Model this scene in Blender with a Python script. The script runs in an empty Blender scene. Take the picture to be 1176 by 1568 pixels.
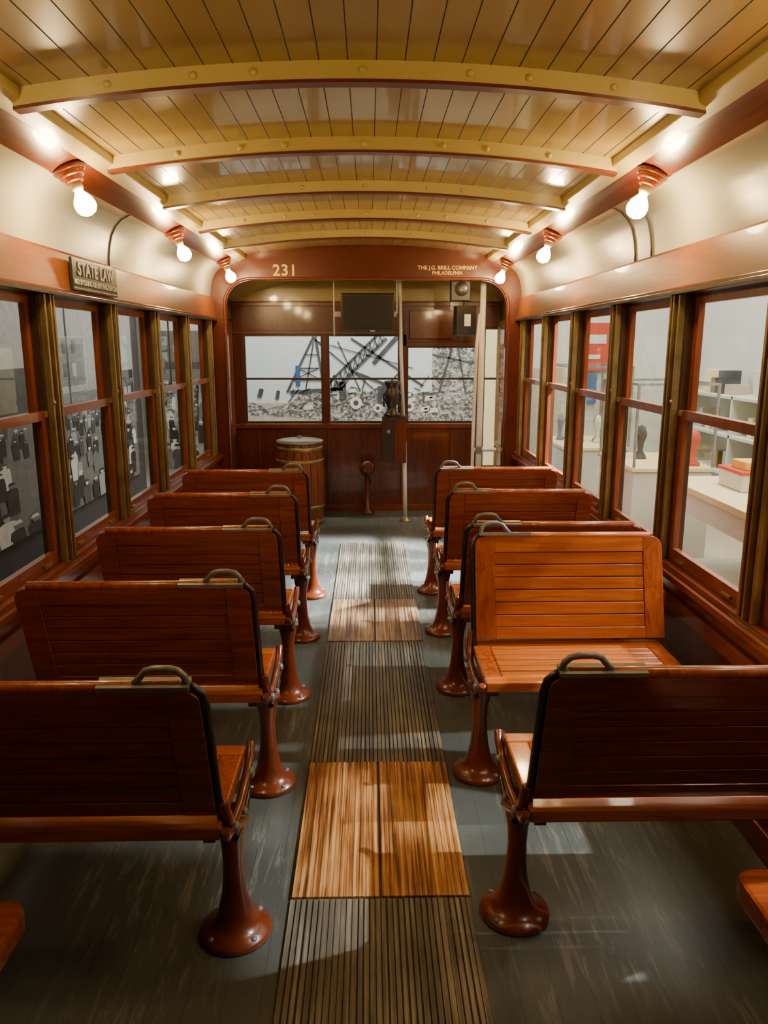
import bpy, bmesh, math, random
from mathutils import Vector, Matrix
random.seed(3)
H=1.5
XC=-0.015
scene=bpy.context.scene

# ---------------------------------------------------------------- materials
def new_mat(name):
    m=bpy.data.materials.new(name); m.use_nodes=True
    nt=m.node_tree; b=nt.nodes['Principled BSDF']
    return m,nt,b
def N(nt,t,**kw):
    n=nt.nodes.new(t)
    for k,v in kw.items(): setattr(n,k,v)
    return n
def ramp(nt,stops,interp='LINEAR'):
    r=N(nt,'ShaderNodeValToRGB'); cr=r.color_ramp; cr.interpolation=interp
    while len(cr.elements)<len(stops): cr.elements.new(.5)
    for e,(p,c) in zip(cr.elements,stops):
        e.position=p; e.color=(*c,1)
    return r
def coords(nt,scale=(1,1,1)):
    tc=N(nt,'ShaderNodeTexCoord'); mp=N(nt,'ShaderNodeMapping')
    mp.inputs['Scale'].default_value=scale
    nt.links.new(tc.outputs['Object'],mp.inputs['Vector']); return mp
def noise(nt,mp,scale,detail=4,rough=.55,dist=0):
    n=N(nt,'ShaderNodeTexNoise'); n.inputs['Scale'].default_value=scale
    n.inputs['Detail'].default_value=detail; n.inputs['Roughness'].default_value=rough
    n.inputs['Distortion'].default_value=dist
    nt.links.new(mp.outputs[0],n.inputs['Vector']); return n
def paint(name,c1,c2,rough=.4,coat=0,scale=6,bump=.02,metal=0,spec=.5,st=(1,1,1),cr=.10):
    m,nt,b=new_mat(name)
    mp=coords(nt,st); n=noise(nt,mp,scale,5)
    r=ramp(nt,[(.3,c1),(.7,c2)]); nt.links.new(n.outputs['Fac'],r.inputs[0])
    nt.links.new(r.outputs[0],b.inputs['Base Color'])
    b.inputs['Roughness'].default_value=rough; b.inputs['Metallic'].default_value=metal
    b.inputs['Specular IOR Level'].default_value=spec
    b.inputs['Coat Weight'].default_value=coat; b.inputs['Coat Roughness'].default_value=cr
    if bump:
        n2=noise(nt,mp,scale*8,3); bp=N(nt,'ShaderNodeBump'); bp.inputs['Strength'].default_value=bump*5
        bp.inputs['Distance'].default_value=.002
        nt.links.new(n2.outputs['Fac'],bp.inputs['Height']); nt.links.new(bp.outputs[0],b.inputs['Normal'])
    return m
def wood(name,c1,c2,c3,axis='x',rough=.3,coat=.5,s=1.0):
    m,nt,b=new_mat(name)
    sc={'x':(1.2,16,16),'y':(16,1.2,16),'z':(16,16,1.2)}[axis]
    mp=coords(nt,tuple(v*s for v in sc))
    n=noise(nt,mp,2.2,6,.6,1.2)
    r=ramp(nt,[(.3,c1),(.5,c2),(.72,c3)]); nt.links.new(n.outputs['Fac'],r.inputs[0])
    nt.links.new(r.outputs[0],b.inputs['Base Color'])
    b.inputs['Roughness'].default_value=rough
    b.inputs['Coat Weight'].default_value=coat; b.inputs['Coat Roughness'].default_value=.07
    bp=N(nt,'ShaderNodeBump'); bp.inputs['Strength'].default_value=.14; bp.inputs['Distance'].default_value=.002
    nt.links.new(n.outputs['Fac'],bp.inputs['Height']); nt.links.new(bp.outputs[0],b.inputs['Normal'])
    return m
M={}
M['cream']=paint('cream_ceiling_paint',(.34,.25,.075),(.40,.295,.09),.25,.5,3,.02,0,.5,(1,1,1),.06)
M['cream_trim']=paint('cream_trim_paint',(.58,.47,.15),(.64,.52,.19),.33,.3,5)
M['groove']=paint('board_groove_shadow',(.21,.155,.055),(.25,.19,.07),.6,0,5,0)
M['cove']=paint('cove_enamel',(.47,.465,.34),(.53,.525,.39),.24,.45,2,.01,0,.5,(1,1,1),.06)
M['redwood']=wood('red_mahogany',(.11,.020,.004),(.165,.032,.006),(.22,.045,.009),'y',.28,.4)
M['bandwood']=wood('cherry_band',(.19,.052,.008),(.235,.067,.011),(.29,.09,.017),'y',.42,.15)
M['redpaint']=paint('oxide_red_paint',(.085,.013,.003),(.115,.018,.005),.28,.3,5)
M['ribred']=paint('rib_underside_red',(.12,.024,.008),(.16,.034,.012),.35,.3,5)
M['dark_red']=wood('dark_dash_wood',(.070,.013,.004),(.11,.021,.006),(.15,.031,.009),'z',.3,.4)
M['backwood_shaded']=wood('seat_back_wood_shaded',(.17,.028,.004),(.26,.048,.007),(.35,.074,.012),'x',.27,.55)  # seat wood in a darker copy, shade on the backs put into the colour
M['backgap']=paint('seat_groove_wood',(.05,.010,.003),(.07,.014,.004),.5,0,8,0)
M['orangewood_lit']=wood('seat_orange_wood_lit',(.36,.074,.009),(.50,.120,.016),(.61,.172,.026),'x',.26,.5)  # brighter copy of the seat wood, its lit look put into the colour
M['endwood']=wood('seat_stile_wood',(.24,.038,.006),(.38,.078,.011),(.50,.125,.020),'z',.27,.5)
M['iron']=paint('dark_iron',(.035,.028,.024),(.065,.05,.04),.35,.3,12,.03,.5)
M['casting']=paint('red_cast_iron',(.14,.024,.007),(.23,.044,.012),.28,.45,10,.03)
M['bronze']=paint('grip_steel',(.20,.205,.205),(.30,.305,.30),.38,0,20,.02,.25)
M['brass']=paint('aged_brass',(.24,.17,.065),(.40,.29,.12),.35,.1,14,.02,.6)
M['postdark']=paint('post_dark',(.045,.022,.010),(.08,.038,.017),.35,.3,8)
M['sash']=wood('sash_wood',(.16,.033,.011),(.22,.05,.015),(.29,.078,.022),'z',.32,.4)
M['white_metal']=paint('white_pole_enamel',(.80,.78,.74),(.86,.84,.80),.3,.3,5,.0)
M['black']=paint('black_plastic',(.01,.01,.01),(.018,.018,.018),.3,0,5,0)
M['museum_white']=paint('museum_white_wall',(.60,.62,.55),(.66,.68,.61),.8,0,1,0)
M['museum_dark']=paint('museum_ceiling_dark',(.04,.04,.04),(.06,.06,.06),.9,0,1,0)
M['museum_floor']=paint('museum_floor_tan',(.42,.36,.27),(.50,.43,.33),.6,0,1,0)
M['yellow']=paint('yellow_card',(.8,.50,.06),(.85,.56,.1),.5,0,3,0)
M['lemon']=paint('cream_panel',(.80,.66,.37),(.86,.72,.43),.6,0,3,0)
M['blue']=paint('blue_panel',(.03,.10,.26),(.04,.13,.32),.5,0,3,0)
M['redpanel']=paint('red_panel',(.5,.05,.02),(.56,.07,.03),.5,0,3,0)
M['gold']=paint('gold_leaf',(.95,.62,.10),(.98,.70,.15),.35,0,20,0,.2)
M['signwhite']=paint('sign_white',(.6,.6,.56),(.66,.66,.6),.5,0,5,0)
M['muralink']=paint('mural_ink',(.03,.035,.04),(.09,.10,.11),.8,0,8,0)
for i,(g,h2) in enumerate(((.014,.035),(.055,.09),(.14,.20),(.30,.40),(.60,.74))):
    M['ink%d'%i]=paint('halftone_grey_%d'%i,(g,g*.98,g*.90),(h2,h2*.98,h2*.90),.7,0,14,0)
M['barrel']=wood('barrel_wood',(.12,.026,.008),(.19,.045,.014),(.26,.07,.02),'z',.35,.3)

def floor_mat():
    m,nt,b=new_mat('slate_floor_paint')
    mp=coords(nt); n=noise(nt,mp,1.6,6,.65); n2=noise(nt,coords(nt,(14,1.6,1)),2.4,7,.75,.4); n3=noise(nt,coords(nt,(1.2,.8,1)),1.7,2)
    r=ramp(nt,[(.3,(.060,.068,.060)),(.7,(.112,.120,.104))]); nt.links.new(n.outputs['Fac'],r.inputs[0])
    r2=ramp(nt,[(.52,(0,0,0)),(.60,(1,1,1))]); nt.links.new(n2.outputs['Fac'],r2.inputs[0])
    r3=ramp(nt,[(.42,(0,0,0)),(.56,(1,1,1))]); nt.links.new(n3.outputs['Fac'],r3.inputs[0])
    mx=N(nt,'ShaderNodeMix',data_type='RGBA')
    ml=N(nt,'ShaderNodeMath',operation='MULTIPLY'); ml2=N(nt,'ShaderNodeMath',operation='MULTIPLY'); ml2.inputs[1].default_value=.6
    nt.links.new(r2.outputs[0],ml.inputs[0]); nt.links.new(r3.outputs[0],ml.inputs[1]); nt.links.new(ml.outputs[0],ml2.inputs[0])
    nt.links.new(ml2.outputs[0],mx.inputs[0])
    nt.links.new(r.outputs[0],mx.inputs[6]); mx.inputs[7].default_value=(.26,.24,.19,1)
    # board seams running lengthwise
    tc=N(nt,'ShaderNodeTexCoord'); sp=N(nt,'ShaderNodeSeparateXYZ'); nt.links.new(tc.outputs['Object'],sp.inputs[0])
    mu=N(nt,'ShaderNodeMath',operation='MULTIPLY'); mu.inputs[1].default_value=11.5; nt.links.new(sp.outputs['X'],mu.inputs[0])
    fr=N(nt,'ShaderNodeMath',operation='FRACT'); nt.links.new(mu.outputs[0],fr.inputs[0])
    lt=N(nt,'ShaderNodeMath',operation='LESS_THAN'); lt.inputs[1].default_value=.03; nt.links.new(fr.outputs[0],lt.inputs[0])
    k=N(nt,'ShaderNodeMath',operation='MULTIPLY'); k.inputs[1].default_value=.45; nt.links.new(lt.outputs[0],k.inputs[0])
    m2=N(nt,'ShaderNodeMix',data_type='RGBA'); nt.links.new(k.outputs[0],m2.inputs[0]); nt.links.new(mx.outputs[2],m2.inputs[6]); m2.inputs[7].default_value=(.02,.022,.02,1)
    nt.links.new(m2.outputs[2],b.inputs['Base Color'])
    b.inputs['Roughness'].default_value=.4
    bp=N(nt,'ShaderNodeBump'); bp.inputs['Strength'].default_value=.18; bp.inputs['Distance'].default_value=.003
    nt.links.new(n2.outputs['Fac'],bp.inputs['Height']); nt.links.new(bp.outputs[0],b.inputs['Normal'])
    return m
M['floor']=floor_mat()
def slat_mat(name,cols,rough,sx=55,sy=1.6,var=.5):
    m,nt,b=new_mat(name)
    n=noise(nt,coords(nt,(sx,sy,1)),1,6,.7,.3); n2=noise(nt,coords(nt,(3,1,1)),2,3)
    ad=N(nt,'ShaderNodeMath',operation='ADD'); nt.links.new(n.outputs['Fac'],ad.inputs[0])
    mu=N(nt,'ShaderNodeMath',operation='MULTIPLY_ADD'); nt.links.new(n2.outputs['Fac'],mu.inputs[0])
    mu.inputs[1].default_value=var; mu.inputs[2].default_value=-var/2
    nt.links.new(mu.outputs[0],ad.inputs[1])
    r=ramp(nt,cols); nt.links.new(ad.outputs[0],r.inputs[0])
    nt.links.new(r.outputs[0],b.inputs['Base Color']); b.inputs['Roughness'].default_value=rough
    return m
M['slat']=slat_mat('worn_slats',[(.32,(.06,.056,.045)),(.47,(.13,.117,.088)),(.58,(.22,.187,.13)),(.7,(.38,.31,.20))],.34,75,1.6,.5)
M['hatch']=slat_mat('hatch_oak',[(.38,(.13,.038,.008)),(.47,(.34,.13,.03)),(.53,(.54,.24,.075)),(.62,(.72,.40,.15))],.38,95,1.6)
M['hatch_worn']=slat_mat('hatch_oak_worn',[(.38,(.12,.055,.025)),(.47,(.28,.15,.07)),(.53,(.45,.28,.15)),(.62,(.62,.45,.28))],.36,95,1.6)
M['slatbase']=paint('slat_gap_dark',(.04,.035,.028),(.06,.052,.04),.7,0,10,0)

def glass_mat():
    m=bpy.data.materials.new('window_glass'); m.use_nodes=True; nt=m.node_tree
    nt.nodes.clear()
    o=N(nt,'ShaderNodeOutputMaterial'); t=N(nt,'ShaderNodeBsdfTransparent'); g=N(nt,'ShaderNodeBsdfGlossy')
    t.inputs[0].default_value=(.96,.97,.95,1); g.inputs['Roughness'].default_value=.02
    f=N(nt,'ShaderNodeLayerWeight'); f.inputs['Blend'].default_value=.5
    p=N(nt,'ShaderNodeMath',operation='POWER'); p.inputs[1].default_value=4
    q=N(nt,'ShaderNodeMath',operation='MULTIPLY_ADD'); q.inputs[1].default_value=.5; q.inputs[2].default_value=.04
    nt.links.new(f.outputs['Facing'],p.inputs[0]); nt.links.new(p.outputs[0],q.inputs[0])
    mx=N(nt,'ShaderNodeMixShader')
    nt.links.new(q.outputs[0],mx.inputs[0]); nt.links.new(t.outputs[0],mx.inputs[1]); nt.links.new(g.outputs[0],mx.inputs[2])
    nt.links.new(mx.outputs[0],o.inputs[0]); return m
M['glass']=glass_mat()
def bulb_mat():
    m,nt,b=new_mat('bulb_glow')
    b.inputs['Base Color'].default_value=(1,.9,.7,1)
    b.inputs['Emission Color'].default_value=(1,.68,.31,1)
    b.inputs['Emission Strength'].default_value=225
    return m
M['bulb']=bulb_mat()
def photo_mat(name,stops,sc):
    m,nt,b=new_mat(name)
    mp=coords(nt,(1,1,1.3))
    a=noise(nt,mp,sc,8,.85,0)
    r1=ramp(nt,stops); nt.links.new(a.outputs['Fac'],r1.inputs[0])
    nt.links.new(r1.outputs[0],b.inputs['Base Color']); b.inputs['Roughness'].default_value=.7
    return m
M['photo_front']=photo_mat('works_photo_mural',[(.44,(.04,.04,.04)),(.5,(.22,.22,.21)),(.57,(.62,.61,.56))],22)
M['photo_ground']=paint('mural_ground',(.42,.39,.30),(.55,.52,.42),.8,0,8,0)
M['photo_sky']=paint('mural_sky',(.60,.67,.70),(.68,.74,.76),.8,0,1,0)

# ---------------------------------------------------------------- mesh builder
class MB:
    def __init__(s): s.bm=bmesh.new(); s.mats=[]; s.cur=0
    def mat(s,k):
        if k not in s.mats: s.mats.append(k)
        s.cur=s.mats.index(k); return s
    def face(s,vs,smooth=False):
        try:
            f=s.bm.faces.new(vs); f.material_index=s.cur; f.smooth=smooth; return f
        except ValueError: return None
    def pts(s,P): return [s.bm.verts.new(p) for p in P]
    def hexa(s,P):
        v=s.pts(P)
        for q in ((0,3,2,1),(4,5,6,7),(0,1,5,4),(1,2,6,5),(2,3,7,6),(3,0,4,7)): s.face([v[i] for i in q])
    def box(s,x0,x1,y0,y1,z0,z1,f=None):
        if x0>x1: x0,x1=x1,x0
        P=[(x0,y0,z0),(x1,y0,z0),(x1,y1,z0),(x0,y1,z0),(x0,y0,z1),(x1,y0,z1),(x1,y1,z1),(x0,y1,z1)]
        if f: P=[f(*p) for p in P]
        s.hexa(P)
    def prism(s,poly,f0,f1,smooth=False,caps=True):
        A=s.pts([f0(*p) for p in poly]); B=s.pts([f1(*p) for p in poly]); n=len(poly)
        for i in range(n):
            j=(i+1)%n; s.face([A[i],A[j],B[j],B[i]],smooth)
        if caps: s.face(A[::-1]); s.face(B)
    def strip(s,poly,f0,f1,smooth=True):
        A=s.pts([f0(*p) for p in poly]); B=s.pts([f1(*p) for p in poly])
        for i in range(len(poly)-1): s.face([A[i],A[i+1],B[i+1],B[i]],smooth)
    def lathe(s,prof,mtx=Matrix(),n=24,smooth=True):
        rings=[]
        for r,z in prof:
            if r<1e-5: rings.append([s.bm.verts.new(mtx@Vector((0,0,z)))])
            else: rings.append([s.bm.verts.new(mtx@Vector((r*math.cos(2*math.pi*i/n),r*math.sin(2*math.pi*i/n),z))) for i in range(n)])
        for a,b in zip(rings,rings[1:]):
            for i in range(n):
                j=(i+1)%n
                if len(a)==1 and len(b)==1: continue
                if len(a)==1: s.face([a[0],b[i],b[j]],smooth)
                elif len(b)==1: s.face([a[i],a[j],b[0]],smooth)
                else: s.face([a[i],a[j],b[j],b[i]],smooth)
    def tube(s,path,r,n=10,rad=None):
        P=[Vector(p) for p in path]; rings=[]; up=None
        for i,p in enumerate(P):
            t=(P[min(i+1,len(P)-1)]-P[max(i-1,0)]).normalized()
            if up is None:
                up=Vector((0,0,1)) if abs(t.z)<.9 else Vector((1,0,0))
            a=(up-t*up.dot(t)).normalized(); b=t.cross(a); up=a
            rr=rad[i] if rad else r
            rings.append([s.bm.verts.new(p+(a*math.cos(2*math.pi*k/n)+b*math.sin(2*math.pi*k/n))*rr) for k in range(n)])
        for a,b in zip(rings,rings[1:]):
            for i in range(n): s.face([a[i],a[(i+1)%n],b[(i+1)%n],b[i]],True)
        s.face(rings[0][::-1]); s.face(rings[-1])
    def done(s,name,bevel=0,parent=None,recalc=True,smooth_angle=False):
        if recalc: bmesh.ops.recalc_face_normals(s.bm,faces=s.bm.faces[:])
        me=bpy.data.meshes.new(name); s.bm.to_mesh(me); s.bm.free()
        for k in s.mats: me.materials.append(M[k])
        return obj(name,me,bevel,parent)
def obj(name,me,bevel=0,parent=None):
    o=bpy.data.objects.new(name,me); scene.collection.objects.link(o)
    if parent: o.parent=parent
    if bevel:
        b=o.modifiers.new('bevel','BEVEL'); b.width=bevel; b.segments=2; b.limit_method='ANGLE'; b.angle_limit=math.radians(50)
        b.harden_normals=False
    return o
def empty(name,loc=(0,0,0)):
    e=bpy.data.objects.new(name,None); e.empty_display_size=.1; e.location=loc; scene.collection.objects.link(e); return e
def aim(a,b):
    a=Vector(a); d=(Vector(b)-a).normalized()
    return Matrix.Translation(a)@d.to_track_quat('Z','Y').to_matrix().to_4x4()

Y0,YB,YF=-1.5,6.10,7.0
# ---------------------------------------------------------------- floor
b=MB().mat('floor'); b.box(XC-1.25,XC+1.25,Y0,YF+.06,-.12,0); b.done('floor')
RX0,RX1=-.222,.275
b=MB().mat('slatbase')
b.box(RX0,RX1,Y0+.05,5.78,0.0005,.004)
n=32; w=(RX1-RX0)/n
segs=[(Y0+.05,1.85,'slat'),(2.562,3.735,'slat'),(4.41,5.78,'slat')]
hatches=[(1.855,2.557,'hatch'),(3.74,4.405,'hatch_worn')]
rr=random.Random(8)
for y0,y1,k in segs:
    b.mat(k)
    for i in range(n):
        x=RX0+i*w; a,c=rr.uniform(.0008,.0028),rr.uniform(.0008,.003)
        h0=.0075+rr.uniform(0,.002)
        P=[(x+a,y0,.004),(x+w-c,y0,.004),(x+w-c+rr.uniform(-.001,.001),y1,.004),(x+a+rr.uniform(-.001,.001),y1,.004)]
        b.hexa(P+[(p[0],p[1],h0+(.001*rr.random())) for p in P])
for y0,y1,hm in hatches:
    b.mat(hm)
    mid=(RX0+RX1)/2
    for a,c in ((RX0+.002,mid-.004),(mid+.004,RX1-.002)):
        k=13; ww=(c-a)/k
        b.box(a,c,y0,y1,.004,.010)
        for i in range(k): b.box(a+i*ww+.001,a+(i+1)*ww-.0015,y0,y1,.010,.0125)
b.done('aisle_runner')
# ---------------------------------------------------------------- ceiling
def zc(d): return 2.245-.075*(d/.945)**2
b=MB()
bw=.0765; x=-bw*12.5
f0=lambda a,z:(XC+a,Y0,z); f1=lambda a,z:(XC+a,YB+.02,z)
while x<.955:
    b.mat('cream'); q=[x+.0018+(bw-.0036)*t/3 for t in range(4)]
    b.strip([(a,zc(a)) for a in q],f0,f1,smooth=False)
    b.mat('groove'); g=x+bw
    b.strip([(g-.0018,zc(g)),(g-.001,zc(g)+.003),(g+.001,zc(g)+.003),(g+.0018,zc(g))],f0,f1,smooth=False)
    x+=bw
cl=b.done('ceiling',recalc=False)
cove=[(1.052,2.088),(1.085,2.083),(1.118,2.066),(1.147,2.036),(1.168,1.996),(1.181,1.945),(1.188,1.895),(1.19,1.845)]
for sd,nm in ((-1,'left'),(1,'right')):
    X=lambda a:XC+sd*a
    b=MB().mat('cove')
    b.strip(cove,lambda a,z:(X(a),Y0,z),lambda a,z:(X(a),YB+.02,z))
    b.done('trim_cove_'+nm)
    b=MB().mat('redwood')
    b.prism([(.958,2.128),(1.062,2.075),(1.066,2.10),(.962,2.152)],lambda a,z:(X(a),Y0,z),lambda a,z:(X(a),YB,z))
    b.mat('cream_trim')
    b.prism([(.915,2.145),(.965,2.118),(.972,2.155),(.95,2.18),(.915,2.18)],lambda a,z:(X(a),Y0,z),lambda a,z:(X(a),YB,z))
    b.done('trim_cornice_'+nm,.003)
    b=MB().mat('bandwood')
    b.prism([(1.155,1.70),(1.25,1.70),(1.25,1.86),(1.178,1.86),(1.172,1.85)],lambda a,z:(X(a),Y0,z),lambda a,z:(X(a),YB,z))
    b.mat('iron'); b.box(X(1.145),X(1.25),Y0,YB,1.685,1.70)
    b.mat('redwood'); b.box(X(1.150),X(1.16),Y0,YB,1.70,1.712)
    b.done('trim_window_header_'+nm,.002)
    b=MB().mat('dark_red')
    b.box(X(1.19),X(1.25),Y0,YB,0,.63)
    b.mat('redwood'); b.box(X(1.175),X(1.19),Y0,YB,.50,.56); b.box(X(1.178),X(1.19),Y0,YB,0,.09)
    b.mat('redwood')
    b.box(X(1.145),X(1.25),Y0,YB,.63,.655)
    b.box(X(1.165),X(1.25),Y0,YB,.655,.675)
    for k in range(-5,5):
        y=2.97+.7425*k
        b.mat('postdark'); b.box(X(1.19),X(1.25),y-.055,y+.055,.675,1.685)
        b.mat('sash'); b.box(X(1.182),X(1.19),y-.016,y+.016,.675,1.685)
        b.mat('brass'); 
        b.box(X(1.165),X(1.19),y-.048,y-.034,.675,1.685); b.box(X(1.165),X(1.19),y+.034,y+.048,.675,1.685)
        b.box(X(1.160),X(1.182),y-.005,y+.005,.675,1.685)
        b.lathe([(.009,0),(.009,.004),(0,.006)],aim((X(1.165),y-.040,1.29),(X(0),y-.040,1.29)),10)
    b.done('wall_'+nm,.002)
    b=MB().mat('iron' if sd>0 else 'postdark')
    ys=(3.32,3.52) if sd>0 else (3.75,)
    for y in ys:
        b.tube([(X(a-.003),y,z) for a,z in cove],.0035,6)
    b.done('trim_cove_conduit_'+nm)
# windows
wi=1
for sd in (-1,1):
    X=lambda a:XC+sd*a
    for k in range(-5,4):
        ya=2.97+.7425*k+.055; yb=ya+.7425-.11
        b=MB()
        def sash(d0,d1,z0,z1,f=.034,fb=.034):
            b.mat('sash')
            b.box(X(d0),X(d1),ya,ya+f,z0,z1); b.box(X(d0),X(d1),yb-f,yb,z0,z1)
            b.box(X(d0),X(d1),ya+f,yb-f,z0,z0+fb); b.box(X(d0),X(d1),ya+f,yb-f,z1-f,z1)
            b.mat('glass'); m=(d0+d1)/2
            v=b.pts([(X(m),ya+f-.004,z0+fb-.004),(X(m),yb-f+.004,z0+fb-.004),(X(m),yb-f+.004,z1-f+.004),(X(m),ya+f-.004,z1-f+.004)]); b.face(v)
        sash(1.222,1.244,1.225,1.684)
        sash(1.196,1.218,.677,1.262,.034,.05)
        b.mat('brass')
        b.box(X(1.186),X(1.196),ya+.004,ya+.03,1.24,1.262)
        b.box(X(1.186),X(1.196),yb-.03,yb-.004,1.24,1.262)
        for yy in (ya+.12,yb-.12): b.box(X(1.186),X(1.196),yy-.03,yy+.03,.69,.70)
        b.done('window_%d'%wi,0); wi+=1
# ribs
for k in range(-2,5):
    y=2.28+.765*k
    b=MB(); ds=[-.935+1.87*j/40 for j in range(41)]
    for (dy,zt,zb,mt) in ((.019,0.0,.046,'cream_trim'),(.022,.046,.055,'ribred')):
        b.mat(mt)
        rows=[b.pts([(XC+a,y-dy,zc(a)-zb),(XC+a,y+dy,zc(a)-zb),(XC+a,y+dy,zc(a)-zt),(XC+a,y-dy,zc(a)-zt)]) for a in ds]
        for r0,r1 in zip(rows,rows[1:]):
            for q in range(4): b.face([r0[q],r0[(q+1)%4],r1[(q+1)%4],r1[q]])
        b.face(rows[0][::-1]); b.face(rows[-1])
    b.mat('cream_trim')
    for a in (-.68,-.45,-.29,0,.29,.45,.68):
        b.lathe([(.010,0),(.010,.003),(.006,.006),(0,.007)],aim((XC+a,y-.019,zc(a)-.024),(XC+a,y-1,zc(a)-.024)),10)
    b.done('ceiling_rib')
# ---------------------------------------------------------------- bulkhead
def bulk():
    outer=[(1.19,0),(1.19,1.845)]+[(a,z) for a,z in cove[::-1][1:]]+[(.955,2.135)]
    arch=[(.93-1.86*j/24) for j in range(25)]
    right=[(a,z) for a,z in outer]
    top=[(a,zc(a)) for a in arch]
    left=[(-a,z) for a,z in outer[::-1]]
    r=.20; iw=1.075; zt=1.985
    inn=[(-iw,0)]
    for j in range(11):
        t=math.pi-math.pi/2*j/10; inn.append((-iw+r+r*math.cos(t),zt-r+r*math.sin(t)))
    for j in range(11):
        t=math.pi/2-math.pi/2*j/10; inn.append((iw-r+r*math.cos(t),zt-r+r*math.sin(t)))
    inn.append((iw,0))
    b=MB().mat('redpaint')
    b.prism(right+top+left+inn,lambda a,z:(XC+a,YB,z),lambda a,z:(XC+a,YB+.055,z))
    path=[(XC+a*1.012,YB-.003,z+(.012 if z>1.7 else 0)) for a,z in inn]
    b.mat('redwood'); b.tube(path,.012,8)
    return b.done('bulkhead')
bk=bulk()
def text(s,loc,size,rot,mat,parent,name,ext=.001,spacing=1):
    c=bpy.data.curves.new(name,'FONT'); c.body=s; c.size=size; c.extrude=ext; c.align_x='CENTER'; c.align_y='CENTER'
    c.space_character=spacing; c.offset=size*.018
    c.materials.append(M[mat]); o=bpy.data.objects.new(name,c); o.location=loc; o.rotation_euler=rot
    scene.collection.objects.link(o); o.parent=parent; return o
R=(math.pi/2,0,0)
text('231',(-.635,YB-.003,2.055),.115,R,'gold',bk,'number_lettering',spacing=1.1)
text('THE J.G. BRILL COMPANY',(.60,YB-.003,2.078),.040,R,'gold',bk,'builder_lettering')
text('PHILADELPHIA',(.60,YB-.003,2.04),.036,R,'gold',bk,'city_lettering')
s=empty('warning_sign',(XC-1.148,3.43,1.778))
b=MB().mat('black'); b.box(-.005,.006,-.27,.27,-.062,.062)
b.mat('signwhite')
for a0,a1,z0,z1 in ((-.262,.262,.052,.055),(-.262,.262,-.055,-.052)): b.box(.006,.007,a0,a1,z0,z1)
b.done('plate',0,s)
text('STATE LAW',(.008,0,.020),.072,(math.pi/2,0,math.pi/2),'signwhite',s,'heading',spacing=1.15)
text('NO SMOKING OR SPITTING ON CAR',(.008,0,-.030),.031,(math.pi/2,0,math.pi/2),'signwhite',s,'small_print')

# ---------------------------------------------------------------- vestibule
XR_=.987; XE=XC+1.19
b=MB().mat('dark_red')
b.box(XC-1.19,XR_,YF,YF+.05,0,.77)
b.box(XR_,XE,YF,YF+.05,0,.40)
for x in (-1.0,-.37,-.05,.30,.75): b.box(x-.012,x+.012,YF-.012,YF,.05,.75)
b.mat('redwood'); b.box(XC-1.19,XR_,YF-.03,YF+.05,.77,.81)
b.box(XC-1.19,XE,YF-.012,YF,0,.06)
b.mat('dark_red')
b.box(XC-1.19,.305,YF,YF+.05,1.60,1.88)
b.box(.305,XR_,YF,YF+.05,1.50,1.88); b.box(XR_,XE,YF,YF+.05,1.66,1.88)
b.mat('redwood'); b.box(XC-1.19,XE,YF-.02,YF,1.84,1.87); b.box(XC-1.19,.30,YF-.02,YF,1.60,1.63); b.box(.34,.97,YF-.02,YF,1.50,1.53)
b.box(.36,.74,YF-.04,YF,1.56,1.80)
b.mat('dark_red')
for x0,x1 in ((XC-1.19,-1.116),(-.411,-.37),(.276,.335),(.987,1.02)): b.box(x0,x1,YF,YF+.05,.40,1.66) if x0>.9 else b.box(x0,x1,YF,YF+.05,.81,1.6)
b.mat('brass'); b.box(1.02,1.032,YF-.01,YF+.05,.40,1.66)
b.mat('cream'); b.box(XC-1.19,XC+1.19,YF,YF+.05,1.88,2.08)
b.done('wall_vestibule_front',.003)
for (x0,x1,z0,zt) in ((-1.116,-.411,.81,1.60),(-.37,.276,.81,1.60),(.335,.987,.81,1.50),(1.034,XE,.40,1.66)):
    b=MB().mat('postdark'); f=.018 if x0<1 else .008
    b.box(x0,x0+f,YF+.01,YF+.035,z0,zt); b.box(x1-f,x1,YF+.01,YF+.035,z0,zt)
    b.box(x0+f,x1-f,YF+.01,YF+.035,z0,z0+.02); b.box(x0+f,x1-f,YF+.01,YF+.035,zt-.02,zt)
    b.box(x0+f,x1-f,YF+.01,YF+.035,1.20,1.218)
    b.mat('glass'); b.face(b.pts([(x0+f,YF+.022,z0+.02),(x1-f,YF+.022,z0+.02),(x1-f,YF+.022,zt-.02),(x0+f,YF+.022,zt-.02)]))
    b.done('window_%d'%wi); wi+=1
b=MB().mat('cream')
pr=[(-1.19+2.38*j/20) for j in range(21)]
b.strip([(a,2.20-.22*(a/1.19)**2) for a in pr],lambda a,z:(XC+a,YB+.058,z),lambda a,z:(XC+a,YF+.05,z-.10))
b.done('ceiling_vestibule')
for sd,nm in ((-1,'left'),(1,'right')):
    X=lambda a:XC+sd*a
    b=MB().mat('dark_red')
    if sd<0:
        b.box(X(1.19),X(1.25),YB+.055,YF+.05,0,.72)
    else:
        b.box(X(1.19),X(1.25),YB+.055,YB+.12,0,.72)
    b.box(X(1.19),X(1.25),YB+.055,YF+.05,1.72,2.0)
    b.mat('sash')
    for y in (YB+.055,YB+.45,YF-.02): b.box(X(1.19),X(1.24),y,y+.05,0 if sd>0 else .72,1.72)
    b.mat('brass'); b.box(X(1.18),X(1.19),YB+.47,YB+.482,.72,1.72)
    b.done('wall_vestibule_'+nm,.002)
b=MB().mat('brass')
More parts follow.
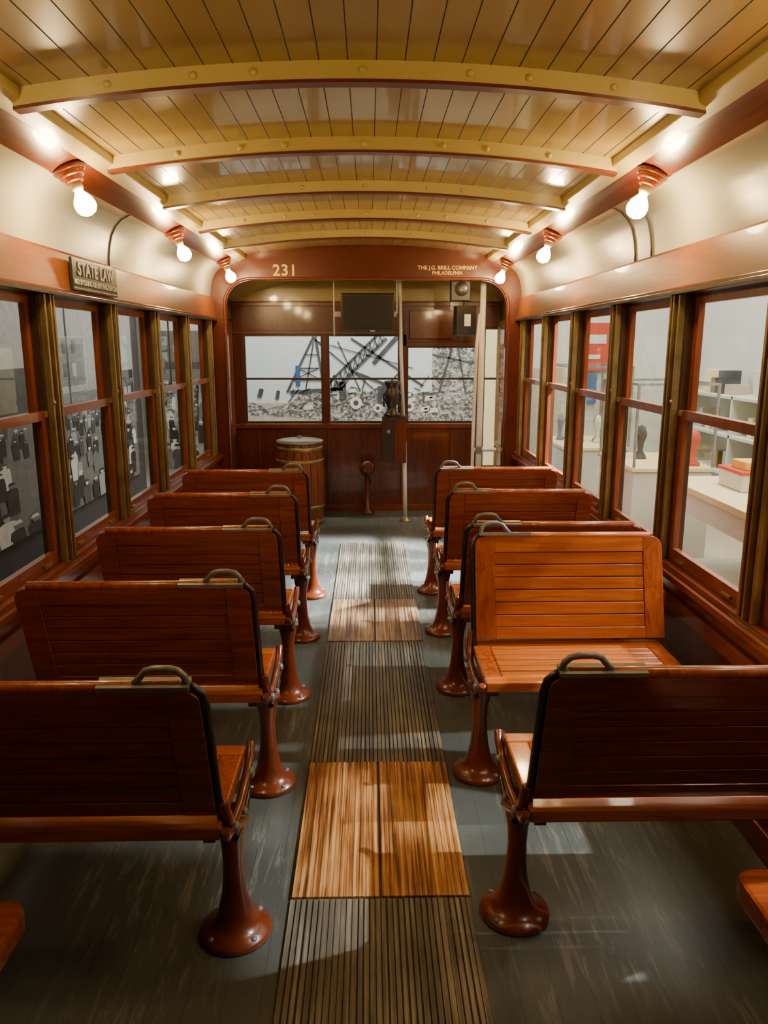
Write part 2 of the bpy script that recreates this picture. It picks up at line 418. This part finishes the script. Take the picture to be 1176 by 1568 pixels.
for y0,y1 in ((YB+.06,YB+.455),(YB+.465,YF-.035)):
    for (ya,yb2,za,zb) in ((y0,y0+.03,.02,1.71),(y1-.03,y1,.02,1.71),(y0+.03,y1-.03,.02,.12),(y0+.03,y1-.03,1.66,1.71),(y0+.03,y1-.03,.62,.66)):
        b.box(XC+1.15,XC+1.175,ya,yb2,za,zb)
    b.mat('glass'); b.face(b.pts([(XC+1.162,y0+.03,.12),(XC+1.162,y1-.03,.12),(XC+1.162,y1-.03,1.66),(XC+1.162,y0+.03,1.66)])); b.mat('brass')
b.done('door_1')
b=MB().mat('dark_red'); b.box(XC-1.25,XC+1.25,Y0-.05,Y0,-.12,2.3); b.done('wall_rear')

# ---------------------------------------------------------------- seats
L=.375; TILT=math.radians(17)
def rnd(mb,u0,u1,a0,a1,fmap,t0,t1,r=.03,corners=(1,1,1,1),n=5):
    P=[]
    for (cx,cy,st,on) in ((u1,a1,0,corners[0]),(u0,a1,90,corners[1]),(u0,a0,180,corners[2]),(u1,a0,270,corners[3])):
        if not on: P.append((cx,cy)); continue
        ox=cx-r if cx==u1 else cx+r; oy=cy-r if cy==a1 else cy+r
        for j in range(n+1):
            t=math.radians(st+90*j/n); P.append((ox+r*math.cos(t),oy+r*math.sin(t)))
    mb.prism(P,lambda a,c:fmap(a,t0,c),lambda a,c:fmap(a,t1,c))
def make_seat_meshes(sd,flip):
    W_=.705
    fy=-1 if flip else 1
    st,ct=math.sin(TILT),math.cos(TILT)
    yb,zb=-.150,.450
    def F(u,t,a):
        y=yb-a*st-t*ct; z=zb+a*ct-t*st
        return (sd*u,fy*y,z)
    parts=[]
    def fin(mb,name,bev):
        bmesh.ops.recalc_face_normals(mb.bm,faces=mb.bm.faces[:])
        me=bpy.data.meshes.new(name); mb.bm.to_mesh(me); mb.bm.free()
        for k in mb.mats: me.materials.append(M[k])
        parts.append((name,me,bev))
    m=MB(); fr='orangewood_lit' if flip else 'backwood_shaded'; st_='endwood' if flip else 'backwood_shaded'  # flipped back takes the lit copy of the wood, the others the shaded one
    m.mat(st_)
    rnd(m,.012,.085,0,L,F,-.014,.014,.035,(0,1,0,0)); rnd(m,W_-.07,W_,0,L,F,-.014,.014,.04,(1,0,0,0))
    m.mat(fr)
    m.box(.085,W_-.07,-.013,.013,L-.058,L,F); m.box(.085,W_-.07,-.013,.013,0,.042,F)
    nb=6; hh=(L-.1)/nb
    for i in range(nb):
        m.box(.0855,W_-.0705,-.009,.009,.042+i*hh+.0016,.042+(i+1)*hh-.0016,F)
    m.mat('backgap'); m.box(.085,W_-.07,-.0055,.0055,.04,L-.055,F)
    m.mat('orangewood_lit' if flip else 'endwood'); m.tube([F(.05,0,L+.002),F(.3,0,L+.002),F(W_-.04,0,L+.002)],.0145,10)
    fin(m,'seat_back',.002)
    m=MB().mat('iron')
    path=[F(.006,0,-.04),F(.004,0,.05),F(.004,0,L-.05),F(.009,0,L-.02),F(.025,0,L-.001),F(.05,0,L+.010)]
    m.tube(path,.010,8)
    m.mat('bronze')
    m.box(.03,.22,-.017,.017,L+.003,L+.014,F)
    hp=[F(.036,0,L+.010),F(.040,0,L+.030),F(.052,0,L+.045),F(.07,0,L+.050),F(.10,0,L+.050),F(.118,0,L+.044),F(.13,0,L+.028),F(.145,0,L+.012)]
    m.tube(hp,.0075,10)
    fin(m,'grab_handle',0)
    m=MB().mat('orangewood_lit')
    z0,z1=.395,.432
    G=lambda u,y,z:(sd*u,y,z)
    m.box(.0,W_-.01,-.185,-.135,z0,z1,G); m.box(.0,W_-.01,.135,.185,z0,z1,G)
    m.mat('endwood'); m.box(.0,.06,-.135,.135,z0,z1,G); m.box(W_-.07,W_-.01,-.135,.135,z0,z1,G)
    m.mat('orangewood_lit')
    for i in range(6):
        y=-.135+.045*i; m.box(.06,W_-.07,y+.001,y+.044,z0+.008,z1-.002+(.003 if i in(1,2,3,4) else 0),G)
    fin(m,'seat_cushion',.006)
    m=MB().mat('casting')
    m.box(.02,.05,-.15,.15,.365,.395,G)
    ex=-.012
    m.tube([G(ex,.20,.435),G(ex,.18,.405),G(ex,.12,.385),G(ex,0,.372),G(ex,-.12,.385),G(ex,-.175,.40),G(ex,-.19,.425)],.012,8)
    A=F(.0,0,-.01)
    ax=G(ex-.012,0,.33)
    m.tube([ax,((ax[0]+A[0])/2,(ax[1]+A[1])/2,(ax[2]+A[2])/2-.03),(A[0]-sd*.012,A[1],A[2]-.015),(A[0]-sd*.004,A[1]-fy*.015,A[2]+.04)],.0125,8)
    m.mat('iron')
    m.tube([G(ex-.004,fy*.10,.345),G(ex-.004,fy*.03,.32),G(ex-.004,-fy*.10,.345)],.010,8)
    for y,z in ((.12,.385),(-.12,.385),(0,.345)):
        m.mat('bronze'); m.lathe([(.014,0),(.014,.008),(.006,.013),(0,.014)],aim(G(ex-.008,y,z),G(ex-1,y,z)),12)
    m.mat('casting'); m.box(.03,.78,-.02,.02,.345,.368,G)
    m.box(.66,.70,-.12,.12,.368,.395,G)
    m.box(.70,.73,-.02,.02,0,.345,G)
    fin(m,'side_frame',.003)
    m=MB().mat('casting')
    m.lathe([(0,0),(.092,0),(.094,.008),(.090,.018),(.070,.026),(.052,.042),(.042,.075),(.032,.12),(.027,.17),(.0255,.22),(.029,.27),(.036,.30),(.040,.33),(.044,.348),(0,.35)],Matrix.Translation((sd*.012,0,0)),28)
    m.mat('bronze')
    for k in range(4):
        t=math.pi/4+k*math.pi/2
        m.lathe([(.009,0),(.009,.004),(.004,.007),(0,.007)],Matrix.Translation((sd*.012+.077*math.cos(t),.077*math.sin(t),.020)),8)
    fin(m,'pedestal',0)
    return parts
SM={}
for sd in (-1,1):
    for fl in (False,True):
        if sd<0 and fl: continue
        SM[(sd,fl)]=make_seat_meshes(sd,fl)
def place_seat(sd,x,y,flip=False):
    e=empty('trolley_seat',(x,y,0))
    for name,me,bev in SM[(sd,flip)]: obj(name,me,bev,e)
for i in range(5): place_seat(-1,-.342,1.7475+.693*i)
for i in range(5): place_seat(1,.375,1.80+.699*i,flip=(i==1))

for sd,ye in ((-1,1.335),(1,1.40)):
    X=lambda a:XC+sd*a
    din=.655 if sd<0 else .765
    e=empty('bench')
    b=MB().mat('backwood_shaded')
    r=.045
    P=[(1.14,Y0+.05),(din,Y0+.05),(din,ye-r)]+[(din+r-r*math.cos(t*math.pi/16),ye-r+r*math.sin(t*math.pi/16)) for t in range(1,9)]+[(1.14,ye)]
    b.prism(P,lambda a,y:(X(a),y,.385),lambda a,y:(X(a),y,.435))
    b.done('bench_seat',.010,e)
    b=MB().mat('redwood'); b.box(X(1.0),X(1.14),Y0+.06,ye-.16,0,.385); b.done('bench_base',.004,e)
    b=MB().mat('backwood_shaded'); b.box(X(1.10),X(1.14),Y0+.06,ye-.02,.435,.80) ; b.done('bench_back',.006,e)

# ---------------------------------------------------------------- lamps
for sd in (-1,1):
    for y in ((2.86,4.33,5.75,1.40) if sd<0 else (2.88,4.38,5.80,1.42)):
        p0=Vector((XC+sd*1.018,y,2.098)); p1=Vector((XC+sd*.972,y,1.985))
        e=empty('ceiling_lamp',p0)
        mt=aim((0,0,0),p1-p0)
        m=MB().mat('redwood')
        m.lathe([(0,0),(.055,0),(.057,.010),(.052,.016),(.045,.018),(.046,.028),(.040,.034),(.032,.036),(.033,.046),(.028,.052),(.0,.052)],mt,24)
        m.mat('brass'); m.lathe([(.021,.052),(.022,.07),(.0175,.078),(0,.078)],mt,20)
        m.done('socket',0,e)
        m=MB().mat('bulb')
        m.lathe([(.014,.079),(.016,.086),(.024,.098),(.033,.112),(.037,.128),(.035,.144),(.026,.157),(.013,.164),(0,.166)],mt,20)
        m.done('bulb',0,e)

# ---------------------------------------------------------------- vestibule furniture
e=empty('wooden_barrel',(-.59,6.52,0))
m=MB().mat('barrel')
ns=18
def rb(z): return .185+.022*math.sin(math.pi*z/.7)
for k in range(ns):
    a0=2*math.pi*k/ns+.012; a1=2*math.pi*(k+1)/ns-.012
    zs=[0.004+.69*j/8 for j in range(9)]
    rows=[]
    for z in zs:
        r=rb(z); rows.append(m.pts([(r*math.cos(a0),r*math.sin(a0),z),(r*math.cos(a1),r*math.sin(a1),z),((r-.02)*math.cos(a1),(r-.02)*math.sin(a1),z),((r-.02)*math.cos(a0),(r-.02)*math.sin(a0),z)]))
    for r0,r1 in zip(rows,rows[1:]):
        for q in range(4): m.face([r0[q],r0[(q+1)%4],r1[(q+1)%4],r1[q]])
    m.face(rows[0][::-1]); m.face(rows[-1])
m.done('staves',.001,e)
m=MB().mat('brass')
for z in (.03,.16,.55,.655):
    m.lathe([(rb(z)+.001,z-.016),(rb(z)+.005,z-.014),(rb(z)+.005,z+.014),(rb(z)+.001,z+.016)],Matrix(),36)
m.done('hoops',0,e)
m=MB().mat('bronze'); m.lathe([(0,.70),(.17,.70),(.195,.697),(.20,.705),(.198,.718),(.15,.728),(.05,.733),(.02,.74),(.018,.755),(0,.758)],Matrix(),36); m.done('lid',0,e)

e=empty('grab_pole',(.30,6.57,0))
m=MB().mat('white_metal'); m.tube([(.012,0,.02),(.0,0,.7)],.018,14); m.tube([(0,0,.7),(-.03,0,1.4),(-.045,0,2.05)],.015,14)
m.mat('brass'); m.lathe([(0,0),(.05,0),(.05,.008),(.03,.02),(.02,.04),(0,.04)],Matrix.Translation((.012,0,0)),20)
m.done('pole',0,e)
e=empty('door_stanchion',(.885,6.30,0))
m=MB().mat('white_metal'); m.tube([(.015,0,0),(.022,0,1.99)],.024,14); m.tube([(-.035,0,0),(-.032,0,.8),(-.02,0,1.5),(.0,0,1.75)],.014,14)
m.tube([(-.04,0,.66),(.16,0,.66)],.016,10)
m.mat('bronze'); m.lathe([(0,0),(.035,0),(.035,.01),(.02,.02),(0,.02)],Matrix.Translation((.02,0,0)),16); m.lathe([(.030,.63),(.032,.64),(.032,.68),(.030,.69)],Matrix.Translation((.017,0,0)),16)
m.done('poles',0,e)
e=empty('fare_box',(.21,6.50,0))
m=MB().mat('dark_red'); m.box(-.10,.10,-.07,.03,.53,.90)
m.mat('iron'); m.box(-.108,.0,-.085,-.07,.55,.88); m.box(-.105,.105,-.075,.035,.90,.925)
m.mat('bronze'); m.lathe([(.016,0),(.016,.008),(0,.01)],aim((-.05,-.085,.80),(-.05,-1,.80)),16)
m.done('cabinet',.004,e)
m=MB().mat('iron'); 
m.lathe([(0,.925),(.07,.925),(.07,.94),(.045,.96),(.04,1.0),(.052,1.03),(.06,1.06),(.06,1.13),(.048,1.15),(.05,1.17),(.062,1.19),(.066,1.21),(.055,1.215),(.045,1.20),(0,1.20)],Matrix.Translation((-.02,-.02,0)),20)
m.box(-.085,.045,-.035,-.01,1.05,1.075); m.tube([(-.085,-.02,1.0),(-.09,-.02,1.1),(-.05,-.02,1.17)],.008,8); m.tube([(.05,-.02,.98),(.055,-.02,1.1),(.01,-.02,1.17)],.008,8)
m.done('coin_box',0,e)
e=empty('brake_valve',(-.02,6.86,0))
m=MB().mat('dark_red'); m.lathe([(0,0),(.06,0),(.05,.02),(.022,.04),(.022,.36),(.03,.38),(0,.38)],Matrix(),18)
m.lathe([(0,0),(.06,0),(.07,.015),(.06,.035),(.02,.04),(0,.04)],aim((0,.0,.42),(0,-1,.42)),24)
m.mat('iron'); m.tube([(0,0,.38),(0,0,.42)],.02,10)
m.tube([(.0,-.045,.42),(.03,-.05,.30)],.008,8)
m.done('stand',0,e)
e=empty('television',(-.01,6.40,1.75))
m=MB().mat('black'); m.box(-.215,.215,-.02,.03,-.15,.16); 
m.done('screen',.006,e)
m=MB().mat('iron'); 
for a,b2,c,d2 in ((-.21,.21,.138,.152),(-.21,.21,-.146,-.118),(-.212,-.196,-.12,.14),(.196,.212,-.12,.14)): m.box(a,b2,-.026,-.02,c,d2)
m.done('bezel',.002,e)
m=MB().mat('signwhite'); m.tube([(-.27,0,-.17),(-.27,0,.36)],.006,8); m.tube([(.235,0,.0),(.235,0,.36)],.006,8); m.box(-.27,.235,.03,.04,-.02,.02); m.box(.02,.06,-.028,-.026,-.137,-.130)
m.done('bracket',0,e)
e=empty('wall_speaker',(.72,6.24,1.93))
m=MB().mat('black'); m.box(-.08,.07,-.06,.06,-.09,.09)
m.mat('iron'); m.lathe([(.055,0),(.05,.004),(.02,.002),(0,.006)],aim((0,-.06,0),(0,-1,0)),24)
m.done('speaker_box',.006,e)
e=empty('notice_frame',(.755,6.22,1.69))
m=MB().mat('black')
def rt(x,y,z): 
    c,s2=math.cos(.35),math.sin(.35); return (x*c-y*s2,x*s2+y*c,z)
m.box(-.085,.085,-.03,.03,-.11,.11,rt); m.mat('signwhite'); m.box(-.02,.035,-.033,-.03,-.04,.05,rt); m.mat('iron'); m.box(-.01,.01,-.01,.01,.11,.15,rt)
m.done('frame',.004,e)

# ---------------------------------------------------------------- museum around the car
b=MB().mat('museum_floor'); b.box(-2.7,4.1,-2.6,9.2,-.2,-.125); b.done('floor_museum')
b=MB().mat('museum_white'); b.box(3.6,3.7,-2.6,9.2,-.125,4.2); b.done('wall_museum_right')
b=MB().mat('museum_white'); b.box(-2.7,3.6,8.9,9.0,-.125,4.2); b.done('wall_museum_front')
b=MB().mat('museum_dark'); b.box(-2.7,-2.6,-2.6,8.9,-.125,4.2); b.done('wall_museum_left')
b=MB().mat('museum_dark'); b.box(-2.6,3.6,-2.7,-2.6,-.125,4.2); b.done('wall_museum_back')
b=MB().mat('museum_dark'); b.box(-2.7,3.7,-2.7,9.0,4.2,4.3); b.done('ceiling_museum')

def street(m,u0,u1,base,P,rs,S=1.0,bright=0,hz=.92):
    """printed street scene: buildings, poles and a crowd as flat ink shapes"""
    R_=random.Random(rs)
    def poly(pts,layer,k):
        m.mat(k); m.face(m.pts([P(a,z,layer) for a,z in pts]))
    poly([(u0,base),(u1,base),(u1,2.6),(u0,2.6)],0,'ink3' if not bright else 'ink4')  # sky and building greys lightened to paint in the haze reflected by the windows
    poly([(u0,base),(u1,base),(u1,hz+.1),(u0,hz+.1)],1,'ink2' if not bright else 'ink3')
    u=u0
    while u<u1-.2:
        w_=min(R_.uniform(.3,1.0)*S,u1-u); h=hz+R_.uniform(.25,.95)*S; k=R_.choice(['ink1','ink2','ink2','ink0'])
        poly([(u,hz),(u+w_,hz),(u+w_,h),(u+w_/2,h+R_.choice([0,0,.12*S])),(u,h)],2,k)
        ww,wh,gx,gz=R_.uniform(.04,.08)*S,R_.uniform(.07,.14)*S,R_.uniform(.10,.16)*S,R_.uniform(.18,.28)*S
        kk=R_.choice(['ink0','ink1','ink1'])
        wz=hz+.3*S
        while wz<h-.15*S:
            wu=u+.06*S
            while wu<u+w_-ww-.02:
                if R_.random()<.85: poly([(wu,wz),(wu+ww,wz),(wu+ww,wz+wh),(wu,wz+wh)],3,kk if R_.random()<.85 else 'ink3')
                wu+=gx
            wz+=gz
        poly([(u+.03,hz+.13*S),(u+w_-.03,hz+.13*S),(u+w_,hz+.20*S),(u,hz+.20*S)],3,R_.choice(['ink3','ink2','ink4','ink1']))
        u+=w_+R_.choice([.01,.01,.2*S])
    u=u0+.3
    while u<u1-.25:
        poly([(u,.5),(u+.022,.5),(u+.018,2.35),(u+.004,2.35)],4,'ink0'); poly([(u-.18,2.15),(u+.2,2.15),(u+.2,2.17),(u-.18,2.17)],4,'ink0')
        u+=R_.uniform(.7,1.4)
    poly([(u0,2.22),(u1,1.95),(u1,1.96),(u0,2.23)],4,'ink0')
    tu=u0+(u1-u0)*.6; tw=.55*S
    if tu+tw<u1:
        poly([(tu,hz-.25*S),(tu+tw,hz-.25*S),(tu+tw,hz+.14*S),(tu+tw-.04,hz+.19*S),(tu+.04,hz+.19*S),(tu,hz+.14*S)],4,'ink1')
        for j in range(6): poly([(tu+.04*S+j*.085*S,hz-.02*S),(tu+.10*S+j*.085*S,hz-.02*S),(tu+.10*S+j*.085*S,hz+.1*S),(tu+.04*S+j*.085*S,hz+.1*S)],4.5,'ink3')
    row=0; z=hz
    while row<13 and z>base+.1:
        s=(.11+.020*row)*S
        u=u0+.06+R_.uniform(0,.1)
        dens=R_.uniform(.5,.95)
        while u<u1-.06:
            if R_.random()<dens:
                k=R_.choice(['ink0','ink0','ink1','ink1','ink0','ink4','ink2','ink3','ink0'])
                hh=s*R_.uniform(.8,1.15); ww=hh*R_.uniform(.14,.2); zz=z+R_.uniform(-.05,.03)
                zb=max(zz-hh,base+.005); l=R_.uniform(-.3,.3)*ww
                poly([(u-ww*.8+l,zb),(u+ww*.8+l,zb),(u+ww*.95,zz-hh*.35),(u+ww*.8,zz-hh*.21),(u,zz-hh*.16),(u-ww*.8,zz-hh*.21),(u-ww*.95,zz-hh*.35)],5+row*2,k)
                hr=hh*.072
                poly([(u+hr*math.cos(t*math.pi/3),zz-hh*.11+hr*1.2*math.sin(t*math.pi/3)) for t in range(6)],6+row*2,R_.choice(['ink3','ink4','ink2']))
                poly([(u-hr*1.6,zz-hh*.08),(u+hr*1.6,zz-hh*.08),(u+hr*.9,zz),(u-hr*.9,zz)],6.5+row*2,R_.choice(['ink0','ink0','ink1','ink4']))
            u+=s*R_.uniform(.22,.7)
        z-=(.045+.006*row)*S; row+=1
b=MB(); b.mat('ink1'); b.box(-2.596,-2.572,-2.3,8.6,.1,2.6)
street(b,0,3.6,.1,lambda u,z,l:(-2.571+l*.0004,-2.3+u*2.3,z),5,1.1,0,.95)
street(b,0,1.2,.1,lambda u,z,l:(-2.571+l*.0004,6.1+u*2.05,z),12,.8,0,1.0)
b.done('street_photo_mural',recalc=False)
b=MB(); b.mat('ink3'); b.box(-2.55,-1.62,8.87,8.896,.1,2.6)
street(b,-2.55,-1.62,.1,lambda u,z,l:(u,8.869-l*.0004,z),9,1.1,1,1.1)
b.done('crowd_photo_panel',recalc=False)
# front mural
e=empty('bridge_photo_mural',(0,8.88,0))
m=MB().mat('photo_sky'); m.box(-1.58,1.22,-.01,.015,.3,1.75)
m.mat('photo_ground'); m.box(-1.58,1.22,-.0115,-.0101,.3,.86)
m.mat('photo_front'); 
top=[(-1.58,.88),(-1.3,.86),(-1.15,.80),(-.9,.86),(-.7,1.02),(-.55,.98),(-.35,.9),(-.2,1.05),(.0,.98),(.2,1.10),(.45,.95),(.75,1.0),(1.0,.95),(1.22,1.0)]
m.prism([(-1.58,.73),(-.9,.70),(-.2,.62),(.3,.66),(1.22,.6)][::1]+top[::-1],lambda a,z:(a,-.0125,z),lambda a,z:(a,-.0118,z))
m.box(.72,1.22,-.016,-.0126,.98,1.52)
m.mat('muralink')
def bar(x0,z0,x1,z1,w):
    d=Vector((x1-x0,z1-z0)); n_=Vector((-d.y,d.x)).normalized()*w/2
    m.prism([(x0+n_.x,z0+n_.y),(x1+n_.x,z1+n_.y),(x1-n_.x,z1-n_.y),(x0-n_.x,z0-n_.y)],lambda a,z:(a,-.018,z),lambda a,z:(a,-.0161,z))
bar(-.93,.98,-.62,1.60,.026); bar(-.50,.95,-.60,1.60,.026); bar(-.72,1.0,-.62,1.55,.014)
bar(-.86,1.12,-.54,1.12,.018); bar(-.80,1.25,-.57,1.25,.014); bar(-.86,1.12,-.57,1.25,.01); bar(-.80,1.25,-.54,1.12,.01); bar(-.72,1.4,-.58,1.4,.012)
bar(-.40,1.0,.20,1.58,.035); bar(-.46,1.08,.12,1.64,.03)
for t in range(11):
    x=-.41+.056*t; z=1.0+.054*t; bar(x,z,x-.03,z+.10,.012); bar(x,z,x+.03,z+.12,.008)
bar(-.62,1.58,.05,1.02,.014); bar(-.60,1.55,.5,1.25,.010); bar(-.2,1.58,.62,1.05,.022); bar(.05,1.3,.34,1.62,.05); bar(-.35,1.55,-.1,1.0,.012); bar(-.15,1.2,.5,.95,.03)
bar(-.9,.98,-.3,1.02,.04); bar(-1.25,.92,-1.22,1.02,.05); bar(-1.05,.9,-1.03,1.0,.04)
bar(.72,1.4,1.22,1.30,.02); bar(.8,.98,.95,1.52,.025); bar(1.1,.98,1.0,1.52,.02); bar(-.3,1.1,-.3,.9,.08); bar(.15,1.05,.15,.85,.10)
R5=random.Random(4)
for t in range(26):
    x=R5.uniform(-.95,.7); z=R5.uniform(.78,1.08); l=R5.uniform(.06,.2); a=R5.uniform(-.5,1.3); bar(x,z,x+l*math.cos(a),z+l*math.sin(a),R5.uniform(.008,.02))
m.mat('ink4')
for t in range(16):
    x=R5.uniform(-.9,.75); z=R5.uniform(.72,1.0); s_=R5.uniform(.02,.06)
    m.prism([(x,z),(x+s_*2,z+s_*.3),(x+s_*1.8,z+s_*1.1),(x+s_*.2,z+s_)],lambda a,z:(a,-.0195,z),lambda a,z:(a,-.0182,z))
for (cx,cz,r) in ((-.15,.86,.07),(.10,.80,.05),(.46,.82,.06)):
    m.prism([(cx+r*math.cos(t*math.pi/8),cz+r*math.sin(t*math.pi/8)) for t in range(16)],lambda a,z:(a,-.0205,z),lambda a,z:(a,-.0196,z))
m.mat('muralink')
for (cx,cz,r) in ((-.15,.86,.03),(.10,.80,.022),(.46,.82,.025)):
    m.prism([(cx+r*math.cos(t*math.pi/8),cz+r*math.sin(t*math.pi/8)) for t in range(16)],lambda a,z:(a,-.0212,z),lambda a,z:(a,-.0206,z))
m.mat('blue'); m.box(-.83,-.78,-.020,-.0181,1.05,1.28)
m.done('print',0,e)
# exhibits on the right side
e=empty('display_table',(2.45,3.7,-.125))
m=MB().mat('lemon'); m.box(-.5,.5,-1.3,1.3,.74,.78); m.mat('museum_white'); m.box(-.47,.47,-1.27,1.27,.60,.74)
for x in (-.45,.39):
    for y in (-1.25,1.19): m.box(x,x+.06,y,y+.06,0,.60)
m.box(-.44,.44,-1.24,1.24,.20,.23)
m.done('table',.004,e)
e=empty('model_box',(2.3,4.55,.657))
m=MB().mat('signwhite'); m.box(-.12,.12,-.15,.15,0,.10); m.mat('redpanel'); m.box(-.13,.13,-.16,.16,.10,.12); m.mat('yellow'); m.box(-.08,.06,-.10,.08,.12,.17); m.done('box',.004,e)
e=empty('book_stack',(2.2,3.2,.657))
m=MB()
for i,k in enumerate(('blue','yellow','signwhite','redpanel')): m.mat(k); m.box(-.12+.01*i,.10-.005*i,-.09,.09-.008*i,.03*i,.03*i+.028)
m.done('books',.002,e)
e=empty('brochure_holder',(2.15,2.75,.657))
m=MB().mat('signwhite'); m.box(-.05,.05,-.09,.09,0,.012); m.box(.02,.03,-.09,.09,.012,.22); m.box(-.05,-.045,-.09,.09,.012,.08); m.mat('blue'); m.box(.01,.019,-.08,.08,.02,.20); m.done('holder',0,e)
def case(x,y,wx,wy,hp,hc,items,rs):
    e=empty('display_case',(x,y,-.125)); R_=random.Random(rs)
    m=MB().mat('museum_white'); m.box(-wx,wx,-wy,wy,0,hp); m.mat('lemon'); m.box(-wx-.015,wx+.015,-wy-.015,wy+.015,hp,hp+.03); m.done('plinth',.004,e)
    m=MB().mat('bronze'); t=.008
    for sx in (-1,1):
        for sy in (-1,1): m.box(sx*wx-t,sx*wx+t,sy*wy-t,sy*wy+t,hp+.03,hp+hc)
        m.box(sx*wx-t,sx*wx+t,-wy+t,wy-t,hp+hc-2*t,hp+hc); m.box(-wx+t,wx-t,sx*wy-t,sx*wy+t,hp+hc-2*t,hp+hc)
    m.mat('glass')
    for sx in (-1,1):
        m.face(m.pts([(sx*wx,-wy+t,hp+.03),(sx*wx,wy-t,hp+.03),(sx*wx,wy-t,hp+hc-2*t),(sx*wx,-wy+t,hp+hc-2*t)]))
        m.face(m.pts([(-wx+t,sx*wy,hp+.03),(wx-t,sx*wy,hp+.03),(wx-t,sx*wy,hp+hc-2*t),(-wx+t,sx*wy,hp+hc-2*t)]))
    m.done('glass_cover',0,e)
    m=MB()
    for k in items:
        m.mat(k); r=R_.uniform(.03,.06); q=Matrix.Translation((R_.uniform(-wx+.08,wx-.08),R_.uniform(-wy+.08,wy-.08),hp+.03))
        m.lathe([(0,0),(r,0),(r*.9,.02),(r*.35,.06),(r*.5,.12),(r*.9,.18),(r*.6,.24),(0,.26)],q,16)
    m.done('artefacts',0,e)
case(2.15,5.75,.28,.40,.75,.62,['redpanel','brass','muralink','yellow'],2)
case(2.05,7.3,.28,.45,.70,.75,['brass','blue','signwhite','redpanel','yellow'],6)
e=empty('wall_shelf_unit',(3.42,6.9,-.125))
m=MB().mat('museum_white')
for z in (.1,.45,.8,1.15): m.box(-.16,.17,-1.2,1.2,z,z+.03)
for y in (-1.2,-.0,1.17): m.box(-.16,.17,y,y+.03,0,1.18)
m.done('shelves',.003,e)
e=empty('shelf_goods')
m=MB()
for z in (.355,.705,1.055):
    y=5.78
    while y<7.8:
        w_=random.uniform(.04,.14); h_=random.uniform(.08,.24)
        m.mat(random.choice(['yellow','signwhite','lemon','redpanel','museum_floor','museum_floor','brass','muralink','lemon']))
        if random.random()<.75 and not any(abs(y+w_/2-q)<.13 for q in (6.91,)): m.box(3.32,3.5,y,y+w_,z+.0,z+h_)
        y+=w_+random.uniform(.02,.12)
m.done('goods',.003,e)
e=empty('exhibit_banner',(2.62,8.86,0))
m=MB().mat('redpanel'); m.box(-.25,.12,-.02,.03,1.22,1.75); m.mat('blue'); m.box(-.25,-.02,-.02,.03,.85,1.18); m.mat('signwhite'); m.box(-.2,.06,-.024,-.02,1.52,1.62); m.box(-.2,.0,-.024,-.02,1.35,1.40)
m.mat('redpanel'); m.box(.05,.30,-.02,.03,.75,1.1); m.mat('museum_floor'); m.box(-.9,-.42,-.02,.03,.1,1.25); m.mat('lemon'); m.box(-1.32,-.94,-.02,.03,-.1,1.9); m.done('banner',.003,e)  # tall cream panel is added to stand for the yellow light at the corner window
e=empty('wall_photo_panel',(3.57,4.0,1.6))
m=MB().mat('signwhite'); m.box(-.02,.03,-.5,.5,-.35,.45); m.mat('photo_sky'); m.box(-.024,-.02,-.42,.42,-.28,.38); m.done('panel',.003,e)
e=empty('exhibit_column',(3.25,5.1,-.125))
m=MB().mat('museum_white'); m.lathe([(0,0),(.30,0),(.30,.06),(.26,.08),(.26,2.05),(.22,2.22),(.12,2.32),(0,2.36)],Matrix(),28)
m.mat('museum_floor'); m.box(-.29,-.262,-.10,.10,1.3,1.6); m.done('column',0,e)

# ---------------------------------------------------------------- lights
def area(name,loc,rot,sx,sy,p,c):
    l=bpy.data.lights.new(name,'AREA'); l.shape='RECTANGLE'; l.size=sx; l.size_y=sy; l.energy=p; l.color=c
    o=bpy.data.objects.new(name,l); o.location=loc; o.rotation_euler=rot; scene.collection.objects.link(o); return o
area('museum_ceiling_light',(2.5,3.5,4.1),(0,0,0),1.2,8,470,(1,.92,.76))
area('museum_mural_light',(0,8.0,3.9),(math.radians(18),0,0),3.0,.4,190,(.90,.96,1))
area('museum_aisle_light',(-1.9,4.0,4.0),(0,math.radians(-15),0),.3,8,62,(1,.93,.82))
def spot(loc,tgt,p,ang,c=(.85,.93,1),bl=.3,rad=.03):
    l=bpy.data.lights.new('museum_track_spot','SPOT'); l.energy=p; l.spot_size=math.radians(ang); l.spot_blend=bl; l.color=c; l.shadow_soft_size=rad
    o=bpy.data.objects.new('museum_track_spot',l); o.location=loc
    o.rotation_euler=(Vector(tgt)-Vector(loc)).to_track_quat('-Z','Y').to_euler(); scene.collection.objects.link(o)
spot((3.2,4.60,3.5),(.0,4.98,0),7500,25,(.92,.95,1),.4,.12)
spot((3.2,5.35,3.5),(.0,4.98,0),7500,25,(.92,.95,1),.4,.12)
spot((3.3,3.1,3.1),(.0,2.9,0),900,22)
spot((3.0,1.6,3.3),(.55,1.9,0),1100,20)
w=bpy.data.worlds.new('world'); scene.world=w; w.use_nodes=True
w.node_tree.nodes['Background'].inputs[0].default_value=(.9,.9,1,1); w.node_tree.nodes['Background'].inputs[1].default_value=.05

# ---------------------------------------------------------------- camera
cam=bpy.data.cameras.new('camera'); co=bpy.data.objects.new('camera',cam); scene.collection.objects.link(co)
cam.sensor_fit='VERTICAL'; cam.sensor_height=24; cam.lens=24*1178/1568; cam.clip_start=.02
co.location=(0,0,1.5); co.rotation_euler=(math.radians(90-12.2),0,math.radians(-1.1))
scene.camera=co
